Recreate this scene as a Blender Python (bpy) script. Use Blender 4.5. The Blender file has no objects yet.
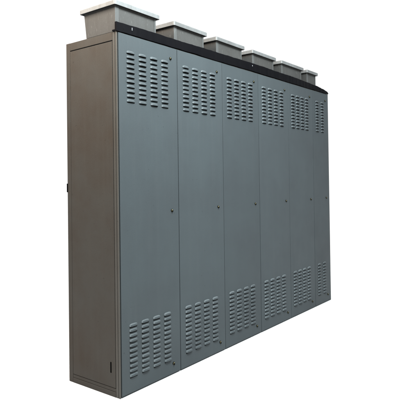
import bpy, math, random
from mathutils import Matrix, Vector

random.seed(11)
scene = bpy.context.scene
COL = scene.collection

# ------------------------------------------------------------------ helpers
class MB:
    """collects faces, builds ONE mesh object"""
    def __init__(self):
        self.v, self.f, self.m, self.s = [], [], [], []
    def quad(self, a, b, c, d, mi=0, smooth=False):
        n = len(self.v)
        self.v += [a, b, c, d]
        self.f.append((n, n + 1, n + 2, n + 3)); self.m.append(mi); self.s.append(smooth)
    def poly(self, pts, mi=0, smooth=False):
        n = len(self.v)
        self.v += list(pts)
        self.f.append(tuple(range(n, n + len(pts)))); self.m.append(mi); self.s.append(smooth)
    def box(self, x0, x1, y0, y1, z0, z1, b=0.0, mi=0):
        """box with chamfered edges (b)"""
        if b <= 0:
            p = [(x, y, z) for x in (x0, x1) for y in (y0, y1) for z in (z0, z1)]
            n = len(self.v); self.v += p
            for q in ((0, 1, 3, 2), (4, 6, 7, 5), (0, 4, 5, 1), (2, 3, 7, 6), (0, 2, 6, 4), (1, 5, 7, 3)):
                self.f.append(tuple(n + i for i in q)); self.m.append(mi); self.s.append(False)
            return
        X, Y, Z = (x0, x1), (y0, y1), (z0, z1)
        n = len(self.v); idx = {}
        for i in (0, 1):
            for j in (0, 1):
                for k in (0, 1):
                    sx, sy, sz = (1 - 2 * i) * b, (1 - 2 * j) * b, (1 - 2 * k) * b
                    for ax in range(3):
                        p = [X[i] + sx, Y[j] + sy, Z[k] + sz]
                        p[ax] = (X[i], Y[j], Z[k])[ax]
                        idx[(i, j, k, ax)] = len(self.v); self.v.append(tuple(p))
        def add(*keys):
            self.f.append(tuple(idx[q] for q in keys)); self.m.append(mi); self.s.append(False)
        for s in (0, 1):
            add((s, 0, 0, 0), (s, 1, 0, 0), (s, 1, 1, 0), (s, 0, 1, 0))
            add((0, s, 0, 1), (1, s, 0, 1), (1, s, 1, 1), (0, s, 1, 1))
            add((0, 0, s, 2), (1, 0, s, 2), (1, 1, s, 2), (0, 1, s, 2))
        for a in (0, 1):
            for c in (0, 1):
                add((a, c, 0, 0), (a, c, 1, 0), (a, c, 1, 1), (a, c, 0, 1))
                add((a, 0, c, 0), (a, 1, c, 0), (a, 1, c, 2), (a, 0, c, 2))
                add((0, a, c, 1), (1, a, c, 1), (1, a, c, 2), (0, a, c, 2))
        for i in (0, 1):
            for j in (0, 1):
                for k in (0, 1):
                    add((i, j, k, 0), (i, j, k, 1), (i, j, k, 2))
    def disc(self, c, r, y0, y1, n=20, mi=0, bev=0.0012):
        """cylinder along -y from y1 (back) to y0 (front)"""
        cx, cz = c
        def ring(rr, y):
            return [(cx + rr * math.cos(2 * math.pi * i / n), y, cz + rr * math.sin(2 * math.pi * i / n)) for i in range(n)]
        rs = [ring(r, y1), ring(r, y0 + bev), ring(r - bev, y0)]
        for A, B in zip(rs, rs[1:]):
            for i in range(n):
                j = (i + 1) % n
                self.quad(A[i], A[j], B[j], B[i], mi)
        self.poly(rs[-1], mi)
    def build(self, name, mats, parent=None):
        me = bpy.data.meshes.new(name)
        me.from_pydata(self.v, [], self.f)
        for mt in (mats if isinstance(mats, (list, tuple)) else [mats]):
            me.materials.append(mt)
        for p, mi, s in zip(me.polygons, self.m, self.s):
            p.material_index = mi; p.use_smooth = s
        import bmesh
        bm = bmesh.new(); bm.from_mesh(me)
        bmesh.ops.remove_doubles(bm, verts=bm.verts, dist=1e-5)
        bmesh.ops.recalc_face_normals(bm, faces=bm.faces)
        bm.to_mesh(me); bm.free()
        o = bpy.data.objects.new(name, me)
        COL.objects.link(o)
        if parent is not None:
            o.parent = parent
        return o

# ------------------------------------------------------------------ materials
def new_mat(name):
    m = bpy.data.materials.new(name); m.use_nodes = True
    nt = m.node_tree
    return m, nt, nt.nodes['Principled BSDF']

def paint(name, col, dirt, dirt_amt=0.35, rough=0.42, streak=0.3, scuff=0.0, wave=0.02, spec=0.4, vary=0.0, dust=None, specks=0.5):
    """aged enamel on sheet steel: blotches, vertical run marks, orange peel, gentle oil-canning"""
    m, nt, bs = new_mat(name)
    N, L = nt.nodes, nt.links
    tc = N.new('ShaderNodeTexCoord')
    def noise(scale, detail, rough_, sx=1, sy=1, sz=1):
        mp = N.new('ShaderNodeMapping'); mp.inputs['Scale'].default_value = (sx, sy, sz)
        L.new(tc.outputs['Object'], mp.inputs['Vector'])
        n = N.new('ShaderNodeTexNoise'); n.inputs['Scale'].default_value = scale
        n.inputs['Detail'].default_value = detail; n.inputs['Roughness'].default_value = rough_
        L.new(mp.outputs['Vector'], n.inputs['Vector']); return n.outputs['Fac']
    def ramp(fac, a, b, hi=1.0):
        r = N.new('ShaderNodeMapRange'); r.inputs['From Min'].default_value = a
        r.inputs['From Max'].default_value = b; r.inputs['To Max'].default_value = hi
        L.new(fac, r.inputs['Value']); return r.outputs['Result']
    def mix(fac, a, b):
        x = N.new('ShaderNodeMix'); x.data_type = 'RGBA'
        L.new(fac, x.inputs['Factor'])
        for s, val in ((x.inputs['A'], a), (x.inputs['B'], b)):
            if isinstance(val, tuple): s.default_value = (*val, 1)
            else: L.new(val, s)
        return x.outputs['Result']
    c = mix(ramp(noise(2.2, 6, 0.62), 0.38, 0.72, dirt_amt), col, dirt)
    c = mix(ramp(noise(7.0, 5, 0.6, 3.5, 3.5, 0.18), 0.5, 0.78, streak), c, dust or tuple(k * 1.35 for k in dirt))
    fine = ramp(noise(160, 3, 0.6), 0.3, 0.7, 0.16)
    c = mix(fine, c, tuple(min(1, k * 1.7) for k in col))
    spk = ramp(noise(48, 3, 0.55), 0.69, 0.74, specks)
    c = mix(spk, c, tuple(k * 0.45 for k in col))
    if scuff:
        sm = ramp(noise(26, 5, 0.75, 2.2, 2.2, 0.5), 0.58, 0.66, scuff)
        c = mix(sm, c, (0.22, 0.215, 0.205))
    if vary:                                                   # each door was sprayed on its own: slightly different shade
        oi = N.new('ShaderNodeObjectInfo'); hs = N.new('ShaderNodeHueSaturation')
        vr = N.new('ShaderNodeMapRange'); vr.inputs['To Min'].default_value = 1 - vary; vr.inputs['To Max'].default_value = 1 + vary
        L.new(oi.outputs['Random'], vr.inputs['Value']); L.new(vr.outputs['Result'], hs.inputs['Value'])
        L.new(c, hs.inputs['Color']); c = hs.outputs['Color']
    L.new(c, bs.inputs['Base Color'])
    rr = N.new('ShaderNodeMapRange'); rr.inputs['To Min'].default_value = rough - 0.08
    rr.inputs['To Max'].default_value = rough + 0.14
    L.new(noise(5, 5, 0.6), rr.inputs['Value']); L.new(rr.outputs['Result'], bs.inputs['Roughness'])
    bs.inputs['Specular IOR Level'].default_value = spec
    b1 = N.new('ShaderNodeBump'); b1.inputs['Strength'].default_value = 0.10; b1.inputs['Distance'].default_value = 0.002
    L.new(noise(240, 2, 0.5), b1.inputs['Height'])
    b2 = N.new('ShaderNodeBump'); b2.inputs['Strength'].default_value = 0.5; b2.inputs['Distance'].default_value = wave
    L.new(noise(1.6, 2, 0.4), b2.inputs['Height']); L.new(b1.outputs['Normal'], b2.inputs['Normal'])
    L.new(b2.outputs['Normal'], bs.inputs['Normal'])
    return m

DOOR = paint('door enamel', (0.0308, 0.0372, 0.0398), (0.0262, 0.0300, 0.0325), 0.8, 0.5, 0.22, spec=0.12, vary=0.05, dust=(0.043, 0.047, 0.049), specks=0.6)
LOUVRE_LIT = paint('louvre edge enamel highlight', (0.066, 0.076, 0.080), (0.032, 0.038, 0.041), 1.0, 0.58, 0.3, spec=0.14, vary=0.07)  # louvre highlights put into the colour as a paler enamel
SIDE = paint('side enamel', (0.0325, 0.0300, 0.0265), (0.0265, 0.0190, 0.0138), 0.85, 0.5, 0.5, spec=0.09, dust=(0.036, 0.032, 0.027), specks=0.6)
POST = paint('corner post enamel', (0.0400, 0.0378, 0.0335), (0.029, 0.024, 0.019), 0.8, 0.48, 0.6, spec=0.2)
HOOD = paint('hood enamel', (0.036, 0.0352, 0.0335), (0.021, 0.0195, 0.018), 0.7, 0.5, 0.7, scuff=0.12, spec=0.16)
FLANGE = paint('corner strip enamel', (0.046, 0.047, 0.046), (0.03, 0.028, 0.026), 0.5, 0.45, 0.4, scuff=0.15, spec=0.2)
CAP = paint('cap enamel', (0.106, 0.108, 0.108), (0.040, 0.039, 0.037), 1.0, 0.4, 0.8, dust=(0.05, 0.048, 0.045))
INNER = paint('bare inner steel', (0.015, 0.0155, 0.016), (0.01, 0.01, 0.01), 0.4, 0.6, 0.0, spec=0.2)
SOFFIT_SHADE = paint('lid soffit shade', (0.012, 0.012, 0.012), (0.02, 0.02, 0.02), 0.4, 0.7, 0.0, spec=0.1)  # dark colour standing in for shade under the lid overhang
BLACK = paint('black rail enamel', (0.0013, 0.0013, 0.0019), (0.0035, 0.0032, 0.0034), 0.5, 0.6, 0.2, spec=0.03)

def metal(name, col, rough=0.3):
    m, nt, bs = new_mat(name)
    bs.inputs['Metallic'].default_value = 0.9
    bs.inputs['Roughness'].default_value = rough
    n = nt.nodes.new('ShaderNodeTexNoise'); n.inputs['Scale'].default_value = 300
    cr = nt.nodes.new('ShaderNodeMix'); cr.data_type = 'RGBA'
    cr.inputs['A'].default_value = (*[c * 0.6 for c in col], 1); cr.inputs['B'].default_value = (*col, 1)
    nt.links.new(n.outputs['Fac'], cr.inputs['Factor']); nt.links.new(cr.outputs['Result'], bs.inputs['Base Color'])
    return m
BRASS = metal('aged brass', (0.15, 0.135, 0.075), 0.36)
STEEL = metal('zinc plated steel', (0.30, 0.30, 0.31), 0.35)
DARK, _nt, _bs = new_mat('dark keyway')
_bs.inputs['Base Color'].default_value = (0.0015, 0.0015, 0.0015, 1); _bs.inputs['Roughness'].default_value = 0.8; _bs.inputs['Specular IOR Level'].default_value = 0.0

# ------------------------------------------------------------------ dimensions (metres; x along the doors, y into the depth)
W, D, H = 3.077, 0.4807, 2.200
SEAMS = [0.0, 0.5595, 1.0955, 1.6306, 2.1687, 2.6912, W]
GAP = 0.0055

root = bpy.data.objects.new('electrical_cabinet', None)
COL.objects.link(root)
root['label'] = 'long grey steel cabinet with six louvred doors and hooded vents along its top'
root['category'] = 'cabinet'

# ---- carcass
fr = MB()
fr.box(0.006, W - 0.006, 0.012, D - 0.004, 0.004, 0.010)                    # base sheet
for xa, xb in ((0.0075, 0.012), (W - 0.012, W - 0.0075)):
    fr.box(xa, xb, 0.03, D - 0.012, 0.012, H - 0.012)                      # inner side sheets behind the grooves
for s in SEAMS[1:-1]:
    fr.box(s - 0.024, s + 0.024, 0.036, 0.056, 0.012, H - 0.012)           # mullions behind the door gaps
for za, zb in ((0.012, 0.062), (H - 0.062, H - 0.014)):
    fr.box(0.014, W - 0.014, 0.0365, 0.055, za, zb)
fr.build('frame', INNER, root)

for sgn in (0, 1):
    p = MB()
    def X(a, b):
        return (a, b) if sgn == 0 else (W - b, W - a)
    p.box(*X(0.0, 0.0075), 0.003, 0.0185, 0.0, H, 0.0022)
    p.box(*X(0.0004, 0.030), 0.0212, 0.0405, 0.0, H - 0.002, 0.0020)
    p.build('corner_post', POST, root)
    p = MB()
    p.box(*X(0.0, 0.03), 0.4425, D, 0.0, H, 0.0018)
    p.build('corner_post', SIDE, root)
    p = MB()
    p.box(*X(0.0006, 0.03), 0.0412, 0.4418, 2.150, H - 0.0008, 0.0014)
    p.build('top_rail', SIDE, root)
    p = MB()
    p.box(*X(-0.0004, 0.03), 0.0412, 0.4418, 0.0, 0.030, 0.0012)
    p.box(*X(0.0015, 0.03), 0.0412, 0.4418, 0.0318, 0.0510, 0.0012)
    p.build('bottom_rail', SIDE, root)
    p = MB()
    p.box(*X(0.0004, 0.0068), 0.0440, 0.4416, 0.0530, 2.1445, 0.0024)
    sp = p.build('side_panel', SIDE, root)
    if sgn == 0:
        q = MB()
        q.box(-0.0012, 0.0003, 0.0785, 0.0875, 0.140, 0.204, 0.0004)
        q.build('latch', DARK, sp)
        q = MB()
        q.box(-0.004, 0.004, D - 0.006, D + 0.003, 1.228, 1.285, 0.001)
        q.build('hinge', DARK, root)
p = MB(); p.box(0.032, W - 0.032, D - 0.003, D - 0.0005, 0.012, H - 0.012); p.build('back_panel', SIDE, root)
p = MB(); p.box(0.0305, W - 0.0305, 0.004, D - 0.0035, H - 0.011, H - 0.003); p.build('roof', SIDE, root)

# ---- doors
LW, LH, LD = 0.070, 0.0180, 0.0115        # louvre width, height, depth
NU, NV = 14, 6

def louvre(mb, x0, zb, jit):
    """pressed hood: closed and rounded at the top and ends, open at the lower edge"""
    d = LD * (1 + jit)
    for i in range(NU):
        for j in range(NV):
            q = []
            for (a, b) in ((i, j), (i + 1, j), (i + 1, j + 1), (i, j + 1)):
                u = -math.cos(math.pi * a / NU)
                e = max(0.0, 1 - abs(u) ** 3.2) ** 0.5
                t = b / NV                                   # 0 top .. 1 lip
                x = x0 + LW * (u + 1) / 2
                z = zb + (1 - t) * LH * (0.35 + 0.65 * e)
                y = -d * math.sin(math.pi / 2 * t ** 0.62) * e
                q.append((x, y, z))
            mb.quad(*q, 1 if (j < 2 or i < 3) else 0, True)  # upper slope and left end take the painted highlight
    # rolled lip, turned slightly inward
    for i in range(NU):
        q = []
        for (a, k) in ((i, 0), (i + 1, 0), (i + 1, 1), (i, 1)):
            u = -math.cos(math.pi * a / NU); e = max(0.0, 1 - abs(u) ** 3.2) ** 0.5
            q.append((x0 + LW * (u + 1) / 2, (-d + 0.0016 * k) * e, zb - 0.0002 * k))
        mb.quad(*q, 0, False)

def make_door(k):
    xa, xb = SEAMS[k] + GAP / 2, SEAMS[k + 1] - GAP / 2
    if k == 0: xa = 0.0118
    if k == 5: xb = W - 0.0105
    za, zb = 0.0085, H - 0.006
    if k < 5:
        n, pitch, off = 4, (0.1055, 0.1055, 0.1035, 0.1045, 0.0985)[k], (0.076, 0.0555, 0.060, 0.0545, 0.0545)[k]
    else:
        n, pitch, off = 2, 0.124, 0.067
    cols = [SEAMS[k] + off + i * pitch for i in range(n)]
    rows = [2.0795 - 0.02985 * i for i in range(11)] + [0.4095 - 0.0303 * i for i in range(11)]
    mb = MB()
    bv = 0.0022
    xs, zs = [xa + bv, xb - bv], [za + bv, zb - bv]
    holes = set()
    for c in cols: xs += [c + 0.003, c + LW - 0.003]
    def low(r): return r - (0.0040 if r > 1 else 0.0078)
    for r in rows: zs += [low(r), r + 0.010]
    xs.sort(); zs.sort()
    for i in range(len(xs) - 1):
        for j in range(len(zs) - 1):
            mx, mz = (xs[i] + xs[i + 1]) / 2, (zs[j] + zs[j + 1]) / 2
            if any(c < mx < c + LW for c in cols) and any(low(r) < mz < r + 0.010 for r in rows):
                continue
            mb.quad((xs[i], 0, zs[j]), (xs[i + 1], 0, zs[j]), (xs[i + 1], 0, zs[j + 1]), (xs[i], 0, zs[j + 1]))
    # folded edge: rounded, then returned 24 mm
    prev = None
    loops = []
    for a in (0, 30, 60, 90):
        ins = bv * (1 - math.sin(math.radians(a))); y = bv * (1 - math.cos(math.radians(a)))
        loops.append((ins, y))
    loops.append((0.0, 0.024)); loops.append((0.02, 0.0242))
    def rect(ins, y):
        return [(xa + ins, y, za + ins), (xb - ins, y, za + ins), (xb - ins, y, zb - ins), (xa + ins, y, zb - ins)]
    for A, B in zip(loops, loops[1:]):
        RA, RB = rect(*A), rect(*B)
        for i in range(4):
            j = (i + 1) % 4
            mb.quad(RA[i], RA[j], RB[j], RB[i])
    for c in cols:
        for r in rows:
            louvre(mb, c + random.uniform(-0.0007, 0.0007), r, random.uniform(-0.2, 0.2))
    d = mb.build('door', [DOOR, LOUVRE_LIT], root)
    d.location.y = random.uniform(-0.001, 0.001)
    xl = SEAMS[k + 1] - 0.0745 if k != 5 else W - 0.088
    for zl in (2.116, 1.094, 0.0735):
        q = MB()
        dx, dz = random.uniform(-0.003, 0.003), random.uniform(-0.003, 0.003)
        q.disc((xl + dx, zl + dz), 0.0100, -0.0026, -0.0002, 24, 1)          # escutcheon
        q.disc((xl + dx, zl + dz), 0.0076, -0.0070, -0.0027, 24, 0)          # barrel
        q.box(xl + dx - 0.0042, xl + dx + 0.0042, -0.0082, -0.0071, zl + dz - 0.0105, zl + dz + 0.002, 0, 1)
        q.build('lock', [BRASS, DARK], d)
    return d
for k in range(6):
    make_door(k)

# ---- black rail along the top front edge
rl = MB()
X0, X1 = -0.007, W
ys = (-0.005, 0.010)
key = [(X0, 2.2545), (0.6, 2.2590), (1.2, 2.2655), (1.7, 2.2680), (2.3, 2.2630), (2.80, 2.2490), (2.99, 2.2320), (3.05, 2.2210), (X1, 2.2090)]
def ztop(x):
    for (a, za), (b, zb) in zip(key, key[1:]):
        if a <= x <= b: return za + (zb - za) * (x - a) / (b - a)
    return key[-1][1]
NR = 110                                                       # foam-edged strip: its outline is a little ragged
rnd = random.Random(4)
up, dn, bulge = [], [], []
w1 = w2 = 0.0
for i in range(NR + 1):
    x = X0 + (X1 - X0) * i / NR
    w1 = 0.6 * w1 + rnd.uniform(-0.0015, 0.0015); w2 = 0.6 * w2 + rnd.uniform(-0.0016, 0.0016)
    up.append((x, ztop(x) + w1)); dn.append((x, 2.1990 + w2)); bulge.append(rnd.uniform(-0.0012, 0.0012))
for i in range(NR):
    (xa, ua), (xb, ub) = up[i], up[i + 1]
    da, db = dn[i][1], dn[i + 1][1]
    ya, yb = ys[0] + bulge[i], ys[0] + bulge[i + 1]
    c_ = 0.0016
    rl.quad((xa, ya, da + c_), (xb, yb, db + c_), (xb, yb, ub - c_), (xa, ya, ua - c_), 0, False)
    rl.quad((xa, ya, ua - c_), (xb, yb, ub - c_), (xb, yb + c_, ub), (xa, ya + c_, ua), 0, True)
    rl.quad((xa, ya, da + c_), (xb, yb, db + c_), (xb, yb + c_, db), (xa, ya + c_, da), 0, True)
    rl.quad((xa, ya + c_, ua), (xb, yb + c_, ub), (xb, ys[1], ub), (xa, ys[1], ua))
    rl.quad((xa, ya + c_, da), (xb, yb + c_, db), (xb, ys[1], db), (xa, ys[1], da))
    rl.quad((xa, ys[1], da), (xb, ys[1], db), (xb, ys[1], ub), (xa, ys[1], ua))
for i in (0, NR):
    x, u = up[i]; d_ = dn[i][1]; y = ys[0] + bulge[i]; c_ = 0.0016
    rl.poly([(x, y, d_ + c_), (x, y, u - c_), (x, y + c_, u), (x, ys[1], u), (x, ys[1], d_), (x, y + c_, d_)])
rl.box(X0, 0.004, 0.0102, 0.034, 2.2012, 2.2085)
rail = rl.build('capping_rail', BLACK, root)
for x, z, hh in ((0.122, 2.234, 0.009), (1.53, 2.245, 0.005)):
    q = MB(); q.box(x - 0.003, x + 0.003, -0.0090, -0.0040, z - hh, z + hh, 0.001); q.build('clip', STEEL, rail)

# ---- vent hoods on the roof
HOODS = [(0.0, 0.3625), (0.5457, 0.8830), (1.0402, 1.3980), (1.5597, 1.9205), (2.0644, 2.4715), (2.5919, 2.7990)]
HZ0, HZ1 = 2.1995, 2.3600
Y0, YB0, YB1 = 0.0135, 0.278, 0.299
for k, (xa, xb) in enumerate(HOODS):
    wmid = xb - xa
    h = MB()
    def tray(x0, x1, y0, yb0, yb1, z0, z1):
        A = [(x0, y0, z0), (x1, y0, z0), (x1, yb0, z0), (x0, yb0, z0)]
        B = [(x0, y0, z1), (x1, y0, z1), (x1, yb1, z1), (x0, yb1, z1)]
        h.poly(A[::-1]); h.poly(B)
        for i in range(4):
            j = (i + 1) % 4
            h.quad(A[i], A[j], B[j], B[i])
    tray(xa + 0.0015, xb - 0.0015, Y0 + 0.003, YB0, YB1, HZ0, HZ1)
    # foot flange of the side faces and a folded stiffener under the lid
    h.box(xa + 0.0005, xa + 0.0015, Y0 + 0.02, YB0 - 0.01, HZ0 + 0.002, HZ0 + 0.016)
    hood = h.build('vent_hood', HOOD, root)
    for fx, fw in ((xa, 0.031), (xb - 0.014, 0.014)):
        f = MB(); f.box(fx, fx + fw, Y0, Y0 + 0.0028, HZ0 + 0.001, HZ1 - 0.001, 0.0008)
        f.build('corner_strip', FLANGE, hood)
    # lid: shallow pan with turned-down rim, slightly crowned
    c = MB()
    ov = 0.021
    lx0, lx1, ly0, ly1 = xa - ov, xb + ov, Y0 - ov, YB1 + ov
    zr0, zr1 = HZ1 - 0.005, HZ1 + 0.026
    def rr(ins, z):
        pts = []
        r = max(0.012 - ins * 0.6, 0.003)
        for (cx, cy, a0) in ((lx1 - ins - r, ly1 - ins - r, 0), (lx0 + ins + r, ly1 - ins - r, 90),
                             (lx0 + ins + r, ly0 + ins + r, 180), (lx1 - ins - r, ly0 + ins + r, 270)):
            for t in range(0, 91, 18):
                a = math.radians(a0 + t)
                pts.append((cx + r * math.cos(a), cy + r * math.sin(a), z))
        return pts
    rings = [rr(0.018, HZ1 + 0.0005), rr(0.0045, HZ1 + 0.0012), rr(0.0030, zr0), rr(0.0, zr0 + 0.001), rr(0.0, zr1 - 0.007), rr(0.002, zr1 - 0.002),
             rr(0.007, zr1), rr(0.05, zr1 + 0.004)]
    for A, B in zip(rings, rings[1:]):
        n = len(A)
        for i in range(n):
            j = (i + 1) % n
            c.quad(A[i], A[j], B[j], B[i], 1 if A is rings[0] else 0, False)  # soffit ring carries the painted shade
    c.poly(rings[-1]); c.poly(rings[0][::-1], 1)
    c.build('lid', [CAP, SOFFIT_SHADE], hood)

# ------------------------------------------------------------------ ground: one white sheet
g = MB(); g.quad((-400, -400, -0.0005), (400, -400, -0.0005), (400, 400, -0.0005), (-400, 400, -0.0005))
GM, nt, bs = new_mat('white studio floor')
bs.inputs['Roughness'].default_value = 0.9; bs.inputs['Specular IOR Level'].default_value = 0.1
n = nt.nodes.new('ShaderNodeTexNoise'); n.inputs['Scale'].default_value = 3.0
mx = nt.nodes.new('ShaderNodeMix'); mx.data_type = 'RGBA'
mx.inputs['A'].default_value = (0.43, 0.43, 0.43, 1); mx.inputs['B'].default_value = (0.45, 0.45, 0.45, 1)
nt.links.new(n.outputs['Fac'], mx.inputs['Factor']); nt.links.new(mx.outputs['Result'], bs.inputs['Base Color'])
go = g.build('ground', GM); go['kind'] = 'structure'

# ------------------------------------------------------------------ light
world = bpy.data.worlds.new('World'); scene.world = world; world.use_nodes = True
nt = world.node_tree; N, L = nt.nodes, nt.links
bg = N['Background']
tc = N.new('ShaderNodeTexCoord')
def dotramp(vec, a, b):
    d = N.new('ShaderNodeVectorMath'); d.operation = 'DOT_PRODUCT'
    L.new(tc.outputs['Generated'], d.inputs[0]); d.inputs[1].default_value = vec
    r = N.new('ShaderNodeMapRange'); r.interpolation_type = 'SMOOTHSTEP'
    r.inputs['From Min'].default_value = a; r.inputs['From Max'].default_value = b
    L.new(d.outputs['Value'], r.inputs['Value']); return r.outputs['Result']
def wmix(f, a, b):
    x = N.new('ShaderNodeMix'); x.data_type = 'RGBA'; L.new(f, x.inputs['Factor'])
    for s, val in ((x.inputs['A'], a), (x.inputs['B'], b)):
        if isinstance(val, tuple): s.default_value = (*val, 1)
        else: L.new(val, s)
    return x.outputs['Result']
WHITE = (1.2, 1.2, 1.2); COOL = (0.24, 0.38, 0.45); WARM = (0.36, 0.29, 0.23)
c = wmix(dotramp((-0.80, 0.60, 0), -0.25, 0.35), COOL, WARM)            # warm surroundings on the left, cool ones in front
c = wmix(dotramp((0.79, 0.613, 0), 0.42, 0.66), c, WHITE)               # bright white behind the cabinet
c = wmix(dotramp((0, 0, 1), 0.22, 0.95), c, (3.7, 3.7, 3.7))            # bright overhead
L.new(c, bg.inputs['Color']); bg.inputs['Strength'].default_value = 1.0

def area(name, loc, aim, sx, sy, power, col):
    l = bpy.data.lights.new(name, 'AREA'); l.shape = 'RECTANGLE'; l.size = sx; l.size_y = sy
    l.energy = power; l.color = col
    o = bpy.data.objects.new(name, l); COL.objects.link(o); o.location = loc
    d = Vector(aim) - Vector(loc)
    o.rotation_euler = d.to_track_quat('-Z', 'Y').to_euler()
    return o
area('added_front_fill', (0.15, -1.8, 3.45), (0.7, 0.0, 1.5), 2.3, 0.9, 375, (0.88, 0.98, 1.0))  # unseen lamp, added for the top-to-bottom falloff on the doors
area('added_warm_fill', (-0.95, 0.3, 3.1), (0, 0.24, 1.7), 0.7, 0.9, 105, (1.0, 0.88, 0.75))  # unseen lamp, added to warm and brighten the left side

# ------------------------------------------------------------------ camera
cam = bpy.data.cameras.new('camera'); co = bpy.data.objects.new('camera', cam); COL.objects.link(co)
Rv = Vector((0.61358843, -0.78951902, -0.01299857)); Uv = Vector((-0.00213148, -0.01811769, 0.99983359)); Fv = Vector((0.78962314, 0.61345861, 0.01279965))
M = Matrix(((Rv.x, Uv.x, -Fv.x, -2.1261), (Rv.y, Uv.y, -Fv.y, -2.2476), (Rv.z, Uv.z, -Fv.z, 1.2974), (0, 0, 0, 1)))
co.matrix_world = M
cam.sensor_fit = 'HORIZONTAL'; cam.sensor_width = 36.0; cam.lens = 511.892 / 400 * 36
cam.shift_x = 2.8786 / 400; cam.shift_y = -26.5455 / 400
cam.clip_start = 0.05; cam.clip_end = 2000
scene.camera = co

scene.view_settings.view_transform = 'Standard'
scene.view_settings.look = 'None'
scene.view_settings.exposure = 0.0
scene.view_settings.gamma = 1.0
